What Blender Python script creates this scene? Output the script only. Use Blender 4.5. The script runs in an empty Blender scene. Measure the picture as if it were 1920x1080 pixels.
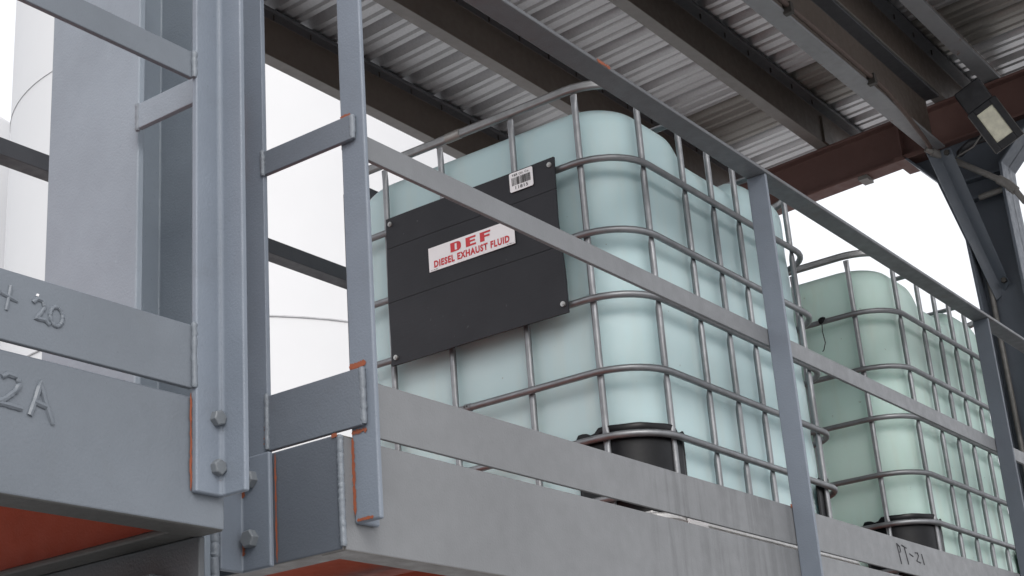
import bpy, bmesh, math, random
from mathutils import Vector, Matrix
random.seed(7)
K = 1.62                       # metres per layout unit
sc = bpy.context.scene
col = sc.collection

# ------------------------------------------------------------------ camera
def cam_axes(yaw, pitch, roll):
    cy, sy, cp, sp = math.cos(yaw), math.sin(yaw), math.cos(pitch), math.sin(pitch)
    f = Vector((cy*cp, sy*cp, sp)); r = Vector((sy, -cy, 0)); u = r.cross(f)
    c, s = math.cos(roll), math.sin(roll)
    return c*r + s*u, -s*r + c*u, f
R_, U_, F_ = cam_axes(math.radians(34.749), math.radians(20.507), math.radians(-4.413))
cd = bpy.data.cameras.new('camera'); cam = bpy.data.objects.new('camera', cd); col.objects.link(cam)
cd.sensor_width = 36; cd.lens = 36*2874.4/1920; cd.clip_end = 2000; cd.clip_start = .05
m = Matrix((R_, U_, -F_)).transposed().to_4x4(); cam.matrix_world = m
sc.camera = cam

# ------------------------------------------------------------------ sky, sun, exposure
w = bpy.data.worlds.new('World'); sc.world = w; w.use_nodes = True
nt = w.node_tree; nt.nodes.clear()
out = nt.nodes.new('ShaderNodeOutputWorld'); bg = nt.nodes.new('ShaderNodeBackground')
sky = nt.nodes.new('ShaderNodeTexSky'); sky.sky_type = 'NISHITA'; sky.sun_disc = False
SUN_EL, SUN_AZ = math.radians(36), math.radians(-131)   # azimuth measured from +X towards +Y
sky.sun_elevation = SUN_EL; sky.sun_rotation = math.pi/2 - SUN_AZ
sky.air_density = 1.0; sky.dust_density = 5.0; sky.ozone_density = 1.0
hs = nt.nodes.new('ShaderNodeHueSaturation'); hs.inputs['Saturation'].default_value = .22   # overcast: almost colourless
nt.links.new(sky.outputs[0], hs.inputs['Color'])
cl = nt.nodes.new('ShaderNodeMix'); cl.data_type = 'RGBA'; cl.inputs[0].default_value = .65; cl.inputs[7].default_value = (7.6, 7.75, 8.1, 1)   # closed cloud layer
nt.links.new(hs.outputs[0], cl.inputs[6]); nt.links.new(cl.outputs[2], bg.inputs['Color'])
bg.inputs['Strength'].default_value = .15
nt.links.new(bg.outputs[0], out.inputs[0])
sd = bpy.data.lights.new('sun', 'SUN'); so = bpy.data.objects.new('sun', sd); col.objects.link(so)
sd.energy = .75; sd.angle = math.radians(25); sd.color = (1, .97, .93)
dirv = Vector((math.cos(SUN_EL)*math.cos(SUN_AZ), math.cos(SUN_EL)*math.sin(SUN_AZ), math.sin(SUN_EL)))
so.rotation_euler = dirv.to_track_quat('Z', 'Y').to_euler(); so.location = dirv*30
vs = sc.view_settings; vs.view_transform = 'Standard'; vs.look = 'None'; vs.exposure = 0.3; vs.gamma = 1
sc.cycles.max_bounces = 8; sc.cycles.diffuse_bounces = 5

# ------------------------------------------------------------------ materials
def N(t, kind, **kw):
    n = t.nodes.new(kind)
    for k, v in kw.items():
        if k in n.inputs: n.inputs[k].default_value = v
        else: setattr(n, k, v)
    return n
def mix(t, fac, a, b):
    n = t.nodes.new('ShaderNodeMix'); n.data_type = 'RGBA'
    for sock, v in ((0, fac), (6, a), (7, b)):
        if isinstance(v, bpy.types.NodeSocket): t.links.new(v, n.inputs[sock])
        else: n.inputs[sock].default_value = v if sock == 0 else (*v, 1) if len(v) == 3 else v
    return n.outputs[2]
def ramp(t, sock, p0, p1, v0=0., v1=1.):
    n = t.nodes.new('ShaderNodeMapRange'); n.inputs[1].default_value = p0; n.inputs[2].default_value = p1
    n.inputs[3].default_value = v0; n.inputs[4].default_value = v1
    t.links.new(sock, n.inputs[0]); return n.outputs[0]
def noise(t, scale, detail=4, vec=None, rough=.55, sx=1, sy=1, sz=1, off=0):
    tc = t.nodes.new('ShaderNodeTexCoord'); mp = t.nodes.new('ShaderNodeMapping')
    mp.inputs['Scale'].default_value = (sx, sy, sz); mp.inputs['Location'].default_value = (off, off*.7, off*.3)
    t.links.new(tc.outputs['Object'], mp.inputs[0])
    n = t.nodes.new('ShaderNodeTexNoise'); n.inputs['Scale'].default_value = scale
    n.inputs['Detail'].default_value = detail; n.inputs['Roughness'].default_value = rough
    t.links.new(mp.outputs[0], n.inputs['Vector']); return n.outputs['Fac']
def mul(t, a, b):
    n = t.nodes.new('ShaderNodeMath'); n.operation = 'MULTIPLY'
    for i, v in enumerate((a, b)):
        if isinstance(v, bpy.types.NodeSocket): t.links.new(v, n.inputs[i])
        else: n.inputs[i].default_value = v
    return n.outputs[0]
def new_mat(name):
    ma = bpy.data.materials.new(name); ma.use_nodes = True
    t = ma.node_tree; b = t.nodes['Principled BSDF']; return ma, t, b
def bump(t, b, sock, strength, dist=.002):
    n = t.nodes.new('ShaderNodeBump'); n.inputs['Strength'].default_value = strength; n.inputs['Distance'].default_value = dist
    t.links.new(sock, n.inputs['Height']); t.links.new(n.outputs[0], b.inputs['Normal'])

def paint(name, base, dirt=(.10, .10, .10), dirt_amt=.35, drips=0., chips=.5, rough=.42, rust=(.16, .055, .025), orange=0., off=0., rlo=.735):
    """Brush-painted steel: broad fading, fine orange-peel, specks, runs and a few rusty chips."""
    ma, t, b = new_mat(name)
    dark = tuple(c*.90 for c in base); light = tuple(min(1, c*1.07) for c in base)
    c = mix(t, ramp(t, noise(t, 3.2, 5, off=off), .35, .68), dark, light)
    c = mix(t, ramp(t, noise(t, 14, 6, off=off+3), .56, .82, 0, dirt_amt*.6), c, dirt)
    specks = ramp(t, noise(t, 150, 2, off=off+8), .70, .76, 0, .55*chips)
    c = mix(t, specks, c, tuple(x*.35 for x in base))
    lightsp = ramp(t, noise(t, 45, 3, off=off+17, sx=1.6, sy=1.6, sz=.6), .70, .78, 0, .28*chips)
    c = mix(t, lightsp, c, tuple(min(1, x*1.6) for x in base))
    if drips:
        runs = ramp(t, noise(t, 34, 4, sx=1, sy=1, sz=.07, off=off+2), .46, .60)
        tcx = t.nodes.new('ShaderNodeTexCoord'); sx_ = t.nodes.new('ShaderNodeSeparateXYZ'); t.links.new(tcx.outputs['Object'], sx_.inputs[0])
        win = mul(t, ramp(t, sx_.outputs[0], .80, 1.10), ramp(t, sx_.outputs[0], 1.80, 1.45))      # where the deck edge above drains
        zone = mul(t, win, ramp(t, noise(t, 3.0, 4, off=off+31), .30, .48))
        c = mix(t, mul(t, mul(t, runs, zone), drips), c, tuple(x*.62 for x in base))
    big = ramp(t, noise(t, 60, 4, off=off+61, rough=.65), .735, .76, 0, .6*chips)
    c = mix(t, big, c, tuple(x*.5 for x in base))
    rs = ramp(t, noise(t, 22, 7, off=off+41, rough=.7), rlo, rlo+.035, 0, chips)
    c = mix(t, rs, c, rust)
    if orange:
        rs2 = ramp(t, noise(t, 9, 6, off=off+53, rough=.65), .62, .66, 0, orange)
        c = mix(t, rs2, c, (.36, .085, .03))
    t.links.new(c, b.inputs['Base Color'])
    r = ramp(t, noise(t, 30, 4, off=off+5), .3, .7, rough-.08, rough+.14); t.links.new(r, b.inputs['Roughness'])
    b.inputs['Specular IOR Level'].default_value = .45
    h1 = noise(t, 240, 2, off=off+9); h2 = noise(t, 9, 3, off=off+12)
    a = t.nodes.new('ShaderNodeMath'); a.operation = 'MULTIPLY_ADD'; t.links.new(h2, a.inputs[0]); a.inputs[1].default_value = 2.5; t.links.new(h1, a.inputs[2])
    bump(t, b, a.outputs[0], .35, .0016)
    return ma
M = {}
M['cool'] = paint('cool_grey_paint', (.152, .171, .196), off=1)
M['cool2'] = paint('cool_grey_paint_post', (.185, .213, .255), off=11)
M['mid'] = paint('mid_grey_paint', (.148, .168, .198), off=17)
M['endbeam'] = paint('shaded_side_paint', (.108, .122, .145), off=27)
M['shade'] = paint('dark_plate_paint', (.082, .088, .095), off=19)
M['neutral'] = paint('neutral_grey_paint', (.184, .189, .197), drips=.8, off=23, dirt_amt=.2)
M['plainrail'] = paint('neutral_rail_paint', (.180, .186, .196), off=29, dirt_amt=.2)
M['column'] = paint('column_grey_paint', (.245, .282, .325), off=37, dirt_amt=.12)
M['dark'] = paint('shaded_cool_grey_paint', (.105, .12, .145), off=51)  # cool grey paint with the shade under the canopy put into the colour
M['strut'] = paint('peeling_grey_paint', (.22, .225, .235), chips=1., dirt=(.12, .09, .075), dirt_amt=.6, off=61, rlo=.64)
M['red'] = paint('red_oxide_primer', (.155, .083, .072), dirt=(.05, .03, .03), rough=.55, off=71, rust=(.2, .06, .03))
M['redbright'] = paint('orange_primer', (.40, .085, .044), dirt=(.10, .03, .02), rough=.6, off=77, chips=.2)
M['brown'] = paint('brown_primer', (.112, .090, .076), dirt=(.03, .026, .025), rough=.5, off=81, chips=.4)
M['flange'] = paint('weathered_flange', (.21, .20, .19), dirt=(.09, .08, .07), dirt_amt=.7, off=91, chips=.6)
M['topflange'] = paint('dark_flange', (.07, .073, .08), off=95, chips=.5)
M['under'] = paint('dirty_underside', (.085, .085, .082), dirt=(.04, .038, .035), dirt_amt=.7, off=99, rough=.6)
M['orange'] = paint('exposed_primer', (.30, .085, .040), dirt=(.18, .07, .045), rough=.6, off=105, chips=.3)
M['weld'] = paint('painted_weld', (.19, .212, .24), off=111, chips=.2)
M['bolt'] = paint('painted_bolt', (.165, .18, .195), off=121, chips=.4, rust=(.3, .2, .1))
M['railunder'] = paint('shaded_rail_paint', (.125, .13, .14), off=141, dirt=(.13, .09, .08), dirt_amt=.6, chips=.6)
M['grime'] = paint('dark_grime', (.138, .14, .147), off=151)
M['grime2'] = paint('faint_grime', (.166, .170, .178), off=155)
M['rail_dark'] = paint('back_rail_paint', (.06, .065, .075), off=131)

def galv(name, base, rough=.38, metal=.85, spangle=60, off=0, rust=0.):
    ma, t, b = new_mat(name)
    c = mix(t, ramp(t, noise(t, spangle, 4, off=off), .3, .7), tuple(x*.84 for x in base), tuple(x*1.08 for x in base))
    c = mix(t, ramp(t, noise(t, 11, 6, off=off+4), .58, .78, 0, .3), c, tuple(x*.5 for x in base))
    if rust: c = mix(t, ramp(t, noise(t, 16, 6, off=off+9, rough=.7), .66, .72, 0, rust), c, (.22, .09, .04))
    t.links.new(c, b.inputs['Base Color']); b.inputs['Metallic'].default_value = metal
    r = ramp(t, noise(t, 40, 4, off=off+2), .3, .7, rough-.08, rough+.14); t.links.new(r, b.inputs['Roughness'])
    bump(t, b, noise(t, 90, 3, off=off+7), .15, .001)
    return ma
M['tube'] = galv('galvanised_tube', (.262, .268, .278), .42, .8, 25, 1)
M['toptube'] = galv('galvanised_top_tube', (.275, .278, .28), .42, .8, 25, 5, .3)
M['rusttube'] = galv('rust_flecked_tube', (.36, .35, .33), .45, .7, 30, 57, .9)
def sheet_mat(name, base, rough, off):
    ma, t, b = new_mat(name)
    c = mix(t, ramp(t, noise(t, 120, 2, off=off), .3, .7), tuple(x*.93 for x in base), tuple(x*1.05 for x in base))
    c = mix(t, ramp(t, noise(t, 3, 2, off=off+4, sx=2, sy=.5), .50, .80, 0, .14), c, tuple(x*.55 for x in base))
    t.links.new(c, b.inputs['Base Color']); b.inputs['Metallic'].default_value = .9
    t.links.new(ramp(t, noise(t, 2.5, 2, off=off+2, sy=.5), .3, .7, rough-.03, rough+.06), b.inputs['Roughness'])
    return ma
M['deck'] = sheet_mat('galvanised_roof_sheet', (.54, .54, .55), .33, 11)
M['deckdark'] = sheet_mat('dark_roof_sheet', (.31, .295, .275), .38, 15)
M['pallet'] = galv('pallet_steel', (.62, .61, .60), .42, .6, 60, 21, .3)
M['conduit'] = galv('grey_conduit', (.22, .21, .20), .55, .3, 40, 25, .4)
M['rustpipe'] = galv('rusty_conduit', (.10, .07, .06), .6, .2, 40, 29, .75)
M['screw'] = galv('screw_steel', (.45, .45, .44), .4, .8, 60, 33)
M['screwdark'] = galv('dark_screw', (.05, .045, .04), .5, .3, 60, 35)

ma, t, b = new_mat('blue_green_plastic'); M['bottle'] = ma
c = mix(t, ramp(t, noise(t, 1.6, 3), .35, .65), (.465, .61, .63), (.535, .675, .685))
c = mix(t, ramp(t, noise(t, 20, 5, off=4, sz=.12), .50, .78, 0, .28), c, (.56, .60, .54))
c = mix(t, ramp(t, noise(t, 65, 3, off=14), .74, .78, 0, .7), c, (.22, .22, .17))
t.links.new(c, b.inputs['Base Color']); b.inputs['Roughness'].default_value = .48
b.inputs['Subsurface Weight'].default_value = .8; b.inputs['Subsurface Radius'].default_value = (.75, .88, .88); b.inputs['Subsurface Scale'].default_value = .075
bump(t, b, noise(t, 7, 4, off=7), .25, .006)
ma, t, b = new_mat('green_tinted_plastic'); M['bottle2'] = ma
c = mix(t, ramp(t, noise(t, 1.6, 3, off=5), .35, .65), (.47, .63, .58), (.55, .69, .635))
c = mix(t, ramp(t, noise(t, 18, 5, off=9, sz=.15), .50, .78, 0, .34), c, (.50, .53, .42))
c = mix(t, ramp(t, noise(t, 40, 3, off=24), .72, .76, 0, .7), c, (.20, .20, .15))
t.links.new(c, b.inputs['Base Color']); b.inputs['Roughness'].default_value = .45
b.inputs['Subsurface Weight'].default_value = .8; b.inputs['Subsurface Radius'].default_value = (.75, .88, .80); b.inputs['Subsurface Scale'].default_value = .075
bump(t, b, noise(t, 7, 4, off=17), .25, .006)

def plain(name, base, rough=.5, var=.2, scale=20, metal=0., bmp=.1):
    ma, t, b = new_mat(name)
    c = mix(t, ramp(t, noise(t, scale, 5), .35, .7), tuple(x*(1-var) for x in base), tuple(min(1, x*(1+var)) for x in base))
    t.links.new(c, b.inputs['Base Color']); b.inputs['Roughness'].default_value = rough; b.inputs['Metallic'].default_value = metal
    if bmp: bump(t, b, noise(t, scale*4, 3, off=3), bmp, .001)
    return ma
M['rubber'] = plain('black_plastic_sheet', (.005, .005, .0065), .30, .4, 25, bmp=.2)
M['rubber'].node_tree.nodes['Principled BSDF'].inputs['Specular IOR Level'].default_value = .25
M['white'] = plain('white_vinyl', (.80, .79, .80), .35, .03, 12, bmp=0)
M['redink'] = plain('red_ink', (.55, .022, .030), .4, .06, 30, bmp=0)
M['blackink'] = plain('black_ink', (.02, .02, .02), .5, .1, 30, bmp=0)
M['marker'] = plain('black_marker', (.045, .045, .05), .6, .3, 60, bmp=0)
M['housing'] = plain('lamp_housing', (.022, .022, .026), .45, .3, 30)
M['lens'] = plain('lamp_lens', (.80, .77, .62), .2, .14, 30, bmp=.15)
M['rim'] = plain('lamp_rim', (.10, .095, .09), .4, .3, 30)
M['tankwhite'] = plain('white_tank_paint', (.61, .61, .62), .6, .015, 1.5, bmp=0)
M['seam'] = plain('grey_weld_seam', (.44, .44, .45), .5, .2, 9, bmp=.3)
M['ground'] = plain('pale_concrete_yard', (.36, .355, .35), .85, .18, .6, bmp=.3)
ma, t, b = new_mat('black_board'); M['board'] = ma
c = mix(t, ramp(t, noise(t, 6, 5), .3, .7), (.019, .020, .024), (.028, .029, .034))
c = mix(t, ramp(t, noise(t, 11, 6, off=3, rough=.6), .70, .76, 0, .55), c, (.22, .23, .26))
c = mix(t, ramp(t, noise(t, 60, 3, off=9), .70, .76, 0, .3), c, (.16, .16, .17))
t.links.new(c, b.inputs['Base Color']); b.inputs['Roughness'].default_value = .55; b.inputs['Specular IOR Level'].default_value = .3
bump(t, b, noise(t, 30, 4, sz=5, off=2), .35, .0012)

# ------------------------------------------------------------------ mesh helpers (layout units, scaled by K when built)
class MB:
    def __init__(s): s.v = []; s.f = []; s.m = []
    def add(s, verts, faces, mi=0):
        o = len(s.v); s.v += [tuple(v) for v in verts]; s.f += [tuple(i+o for i in f) for f in faces]
        s.m += [mi]*len(faces) if isinstance(mi, int) else list(mi)
        return s
    def box(s, x0, x1, y0, y1, z0, z1, mi=0):
        x0, x1 = sorted((x0, x1)); y0, y1 = sorted((y0, y1)); z0, z1 = sorted((z0, z1))
        v = [(x, y, z) for z in (z0, z1) for y in (y0, y1) for x in (x0, x1)]
        return s.add(v, [(0, 2, 3, 1), (4, 5, 7, 6), (0, 1, 5, 4), (2, 6, 7, 3), (0, 4, 6, 2), (1, 3, 7, 5)], mi)
    def extrude(s, prof, fn, a0, a1, mi=0):
        """prof: CCW 2-D outline; fn(p,q,a) -> xyz; walls + end caps. mi: one index, or one per profile edge (caps take the first)"""
        n = len(prof); v = [fn(p, q, a0) for p, q in prof] + [fn(p, q, a1) for p, q in prof]
        f = [(i, (i+1) % n, n+(i+1) % n, n+i) for i in range(n)] + [tuple(range(n-1, -1, -1)), tuple(range(n, 2*n))]
        mm = [mi]*(n+2) if isinstance(mi, int) else list(mi)+[mi[0]]*2
        return s.add(v, f, mm)
    def tube(s, pts, r, seg=10, closed=False, mi=0, rad=None, flat=None, up=None):
        P = [Vector(p) for p in pts]; n = len(P); rings = []; prev = None
        for i, p in enumerate(P):
            a = P[i-1] if (i > 0 or closed) else p; c = P[(i+1) % n] if (i < n-1 or closed) else p
            d = (c-a).normalized()
            if prev is None:
                ref = Vector(up) if up else (Vector((0, 0, 1)) if abs(d.z) < .9 else Vector((1, 0, 0)))
                prev = (ref - d*ref.dot(d)).normalized()
            else: prev = (prev - d*prev.dot(d)).normalized()
            q = d.cross(prev); rr = rad[i] if rad else r; fa, fb = flat[i] if flat else (1, 1)
            rings.append([p + prev*math.cos(2*math.pi*k/seg)*rr*fa + q*math.sin(2*math.pi*k/seg)*rr*fb for k in range(seg)])
        v = [x for ring in rings for x in ring]; f = []
        for i in range(n if closed else n-1):
            j = (i+1) % n
            for k in range(seg): f.append((i*seg+k, i*seg+(k+1) % seg, j*seg+(k+1) % seg, j*seg+k))
        if not closed: f += [tuple(range(seg-1, -1, -1)), tuple((n-1)*seg+k for k in range(seg))]
        return s.add(v, f, mi)
    def build(s, name, mats, parent=None, bevel=0., smooth=False, seg=2):
        me = bpy.data.meshes.new(name); base = Vector(parent['_base']) if parent is not None and '_base' in parent else Vector((0, 0, 0))
        me.from_pydata([Vector(v)*K-base for v in s.v], [], s.f)
        for ma in (mats if isinstance(mats, (list, tuple)) else [mats]): me.materials.append(ma)
        for p, i in zip(me.polygons, s.m): p.material_index = i
        bm = bmesh.new(); bm.from_mesh(me); bmesh.ops.recalc_face_normals(bm, faces=bm.faces); bm.to_mesh(me); bm.free()
        o = bpy.data.objects.new(name, me); col.objects.link(o)
        if parent is not None:
            o.parent = parent; o['_base'] = tuple(base)
        if bevel:
            bv = o.modifiers.new('bevel', 'BEVEL'); bv.width = bevel; bv.segments = seg; bv.limit_method = 'ANGLE'; bv.angle_limit = math.radians(40); bv.harden_normals = True
        if smooth or bevel:
            for p in me.polygons: p.use_smooth = True
        if smooth:
            try: me.set_sharp_from_angle(angle=math.radians(50))
            except Exception: pass
        return o
def thing(name, label, cat, base, group=None):
    o = bpy.data.objects.new(name, None); col.objects.link(o); o.empty_display_size = .1
    o.location = Vector(base)*K; o['_base'] = tuple(Vector(base)*K); tag(o, label, cat, group); return o
def tag(o, label, cat=None, group=None):
    o['label'] = label
    if cat: o['category'] = cat
    if group: o['group'] = group
    return o
def copy_tree(o, parent=None):
    c = o.copy(); col.objects.link(c)
    if parent is not None: c.parent = parent
    for ch in list(o.children): copy_tree(ch, c)
    return c
def angle_prof(a, b, t):
    return [(0, 0), (a, 0), (a, t), (t, t), (t, b), (0, b)]

def weld(pts, r, parent, name='weld_bead', mat='weld'):
    P = []; rad = []
    for (a, b) in zip(pts[:-1], pts[1:]):
        a, b = Vector(a), Vector(b); n = max(3, int((b-a).length/.0022))
        for i in range(n):
            p = a+(b-a)*i/n; P.append(p+Vector([random.uniform(-1, 1)*r*.10 for _ in range(3)])); rad.append(r*(.74+.16*random.random()+.06*(i % 2)))
    P.append(Vector(pts[-1])); rad.append(r*.7); rad[0] = r*.5
    return MB().tube(P, r, 8, rad=rad).build(name, M[mat], parent, smooth=True)
def strip(pts, wid, parent, nrm, name='primer_patch', mat='orange', jit=.35, taper=1.):
    """ragged painted strip along pts, lying on a face with normal nrm (1 mm proud)"""
    nrm = Vector(nrm); V = []; 
    a, b = Vector(pts[0]), Vector(pts[1]); d = (b-a).normalized(); q = d.cross(nrm).normalized(); n = 26
    for i in range(n+1):
        p = a+(b-a)*i/n; e = min(1, min(i, n-i)/2+.15)*(1-(1-taper)*i/n)
        V += [p-q*wid*.5*e*(1+jit*random.uniform(-1, 1)), p+q*wid*.5*e*(1+jit*random.uniform(-1, 1))]
    mb = MB(); up = [v+nrm*.0007 for v in V]; L = len(V); mb.add(V+up, [(L+2*i, L+2*i+1, L+2*i+3, L+2*i+2) for i in range(n)])
    return mb.build(name, M[mat], parent)
def hexbolt(c, nrm, r, h, parent, mat='bolt'):
    """hex head with a domed chamfer on a thin washer face"""
    nrm = Vector(nrm).normalized(); ref = Vector((0, 0, 1)); a = nrm.cross(ref).normalized(); b = nrm.cross(a); c = Vector(c)
    rot = random.uniform(0, 1)
    ring = lambda rad, hh, n=6: [c+nrm*hh+(a*math.cos(rot+2*math.pi*k/n)+b*math.sin(rot+2*math.pi*k/n))*rad for k in range(n)]
    V = ring(r, 0)+ring(r, h*.85)+ring(r*.86, h); F = []
    for l in (0, 6):
        for k in range(6): F.append((l+k, l+(k+1) % 6, l+6+(k+1) % 6, l+6+k))
    F.append(tuple(range(12, 18)))
    return MB().add(V, F).build('bolt', M[mat], parent, bevel=.0012)
def text_mesh(s, quad, mat, parent, name, bold=0., nrm=None, spacing=1.):
    """letters fitted into quad = (bottom-left, bottom-right, top-right, top-left)"""
    cu = bpy.data.curves.new(name, 'FONT'); cu.body = s; cu.offset = bold; cu.space_character = spacing; cu.resolution_u = 3; cu.fill_mode = 'FRONT'
    o = bpy.data.objects.new(name, cu); col.objects.link(o); dg = bpy.context.evaluated_depsgraph_get()
    me = bpy.data.meshes.new_from_object(o.evaluated_get(dg)); bpy.data.objects.remove(o)
    xs = [v.co.x for v in me.vertices]; ys = [v.co.y for v in me.vertices]
    x0, x1, y0, y1 = min(xs), max(xs), min(ys), max(ys); bl, br, tr, tl = [Vector(p) for p in quad]
    base = Vector(parent['_base'])
    for v in me.vertices:
        p = (v.co.x-x0)/(x1-x0); q = (v.co.y-y0)/(y1-y0)
        v.co = ((bl*(1-p)+br*p)*(1-q)+(tl*(1-p)+tr*p)*q)*K-base
    me.materials.clear(); me.materials.append(M[mat])
    t = bpy.data.objects.new(name, me); col.objects.link(t); t.parent = parent; t['_base'] = tuple(base); return t

# ------------------------------------------------------------------ ground
g = MB(); n = 24; Rg = 500/K
g.add([(x, y, -1.0) for y in (-Rg, Rg) for x in (-Rg, Rg)], [(0, 1, 3, 2)])
go = g.build('ground', M['ground']); go['kind'] = 'structure'; go['label'] = 'pale concrete yard'
GZ = -1.0

# ------------------------------------------------------------------ storage tanks in the yard behind
def vertical_tank(name, label, az, D, R, ztop, seams, cone=.12):
    c = Vector((math.cos(az)*D, math.sin(az)*D, GZ*K))/K; R /= K; zt = ztop/K
    t = thing(name, label, 'storage tank', c); n = 96
    prof = [(R, GZ), (R, zt-.02), (R-.01, zt), (R*.55, zt+R*cone), (.001, zt+R*cone*1.5)]; V = []; F = []
    for r, z in prof: V += [(c.x+r*math.cos(2*math.pi*k/n), c.y+r*math.sin(2*math.pi*k/n), z) for k in range(n)]
    for i in range(len(prof)-1):
        for k in range(n): F.append((i*n+k, i*n+(k+1) % n, (i+1)*n+(k+1) % n, (i+1)*n+k))
    MB().add(V, F).build('shell', M['tankwhite'], t, smooth=True)
    for z, r in seams:
        MB().tube([(c.x+(R+.002)*math.cos(2*math.pi*k/n), c.y+(R+.002)*math.sin(2*math.pi*k/n), z/K) for k in range(n)], r/K, 6, closed=True).build('weld_seam', M['seam'], t, smooth=True)
    return t
vertical_tank('storage_tank', 'huge white cylindrical storage tank with a weld seam, behind the left column and posts', math.radians(45.4), 14.0, 2.19, 9.5, [(4.28, .009), (2.98, .005), (6.9, .003)])
vertical_tank('storage_tank', 'lower white storage tank at the left edge, its top just above the dark rail', math.radians(56.4), 17.5, .78, 8.55, [], .35)

# ------------------------------------------------------------------ back guardrails
YB = 1.9
def ang_bar(mb, x0, x1, y, z, h=.038, d=.036, t=.006, mi=0):
    # angle iron along X: vertical leg front at y, horizontal leg back along the bottom
    mb.extrude(angle_prof(d, h, t), lambda p, q, a: (a, y+p, z+q), x0, x1, mi)
t_ = thing('guardrail', 'long dark rail crossing behind the left column, seen against the white tank', 'guardrail', (.9, YB, .4))
mb = MB(); ang_bar(mb, .6, 2.9, YB, 1.112, .030, .034); mb.build('rail', M['rail_dark'], t_, bevel=.002)
for x in (.75, 2.88):
    MB().extrude(angle_prof(.036, .036, .006), lambda p, q, a, x=x: (x+p, YB+.036+q, a), .4, 1.14).build('post', M['rail_dark'], t_, bevel=.002)
YB2 = 1.96
t_ = thing('guardrail', 'far dark railing glimpsed in the gap between the near post and the first tank', 'guardrail', (2.29, YB2, .4))
for z in (1.388, 1.222, 1.066):
    mb = MB(); ang_bar(mb, 2.295, 3.9, YB2, z-.036, .034, .03); mb.build('rail', M['rail_dark'], t_, bevel=.002)
for x in (2.305, 3.3, 3.86):
    MB().extrude(angle_prof(.03, .03, .006), lambda p, q, a, x=x: (x+p, YB2+.037+q, a), .4, 1.388).build('post', M['rail_dark'], t_, bevel=.002)

# ------------------------------------------------------------------ channel beams
ZB, ZT, FW, TW = .298, .4175, .035, .006
def channel_prof():
    # C section opening to +p : web outer face at p=0
    t = TW; f = .0065
    return [(0, ZB), (FW, ZB), (FW, ZB+f), (t, ZB+f+.004), (t, ZT-f-.004), (FW, ZT-f), (FW, ZT), (0, ZT)]
CH_M = [1, 1, 1, 2, 1, 1, 1, 0]       # bottom flange dirty, inside primer, web paint
def column_legs(t, spots, zt=ZB):
    for x, y in spots:
        MB().box(x-.04, x+.04, y-.04, y+.04, GZ, zt).build('leg', M['cool'], t, bevel=.004)

# ---- left platform
lp = thing('steel_platform', 'left steel platform of grey channel beams with weld-bead characters on its front', 'platform', (.9, 1.0, GZ))
YF = 1.006
fb = MB().extrude(channel_prof(), lambda p, q, a: (a, YF-.002+p, q), -.6, .9655, CH_M).build('front_beam', [M['cool'], M['under'], M['redbright']], lp, bevel=.006, seg=3)
# end channel, toes pointing back to -X
eb = MB().extrude(channel_prof(), lambda p, q, a: (.9660-p, a, q*.985+.0055), YF+TW, 2.0, CH_M).build('end_beam', [M['cool'], M['under'], M['redbright']], lp, bevel=.004)
MB().box(-.6, .958, YF+TW+.002, 2.0, .400, .406).build('deck_plate', M['redbright'], lp)
for x in (.35, -.1):
    MB().extrude(channel_prof(), lambda p, q, a, x=x: (x-p, a, q), YF+FW, 2.0, [2]*8).build('joist', [M['redbright']]*3, lp)
MB().box(.9590, .9664, 1.0315, 1.40, .02, .2987).build('dark_plate', M['shade'], lp, bevel=.003)  # dark plate covering the column below the end beam
MB().box(.935, .9588, 1.07, 1.14, .262, .268).build('dark_plate', M['shade'], lp, bevel=.002)
column_legs(lp, [(-.4, 1.3)])
def stroke_letters(paths, name, parent, r, mat, y=1.0):
    mb = MB()
    for pth in paths:
        P = []; rad = []
        for (a, b) in zip(pth[:-1], pth[1:]):
            n = 5
            for i in range(n):
                P.append((a[0]+(b[0]-a[0])*i/n, y, a[1]+(b[1]-a[1])*i/n)); rad.append(r*random.uniform(.86, 1.12))
        P.append((pth[-1][0], y, pth[-1][1])); rad.append(r*.8)
        mb.tube(P, r, 7, rad=rad)
    return mb.build(name, M[mat], parent, smooth=True)
stroke_letters([[(.7215, .3935), (.727, .397), (.736, .396), (.739, .391), (.735, .384), (.726, .376), (.7185, .3715), (.727, .3715), (.742, .3705)]], 'weld_figure', fb, .0027, 'cool', YF-.002)
stroke_letters([[(.7495, .3665), (.7545, .381), (.759, .3965), (.7640, .382), (.7725, .363)], [(.7535, .379), (.767, .3765)]], 'weld_figure', fb, .0027, 'cool', YF-.002)

# ---- right platform
rp = thing('steel_platform', 'right steel platform of pale grey channel beams carrying the caged tanks', 'platform', (1.13, 1.0, GZ))
XE = 1.1205
rb = MB().extrude(channel_prof(), lambda p, q, a: (a, YF-.006+p, q-(.0034 if q > .38 else 0)), XE+.0025, 4.6, CH_M).build('front_beam', [M['neutral'], M['flange'], M['redbright']], rp, bevel=.0035, seg=3)
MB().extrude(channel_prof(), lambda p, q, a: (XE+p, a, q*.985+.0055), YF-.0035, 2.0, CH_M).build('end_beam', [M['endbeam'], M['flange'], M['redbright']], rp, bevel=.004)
MB().extrude(channel_prof(), lambda p, q, a: (a, 2.0-p, q*.97+.011), XE+.04, 4.6, CH_M).build('back_beam', [M['neutral'], M['flange'], M['redbright']], rp, bevel=.004)
MB().box(XE+TW+.001, 4.6, YF+.001, 1.99, .392, .398).build('deck_plate', M['redbright'], rp)
for x in (1.6, 2.15, 2.7, 3.25, 3.8, 4.35):
    MB().extrude(channel_prof(), lambda p, q, a, x=x: (x+p, a, q*.75+ZB*.25-.012), YF+FW+.002, 1.96, [2]*8).build('joist', [M['redbright']]*3, rp)
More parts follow.
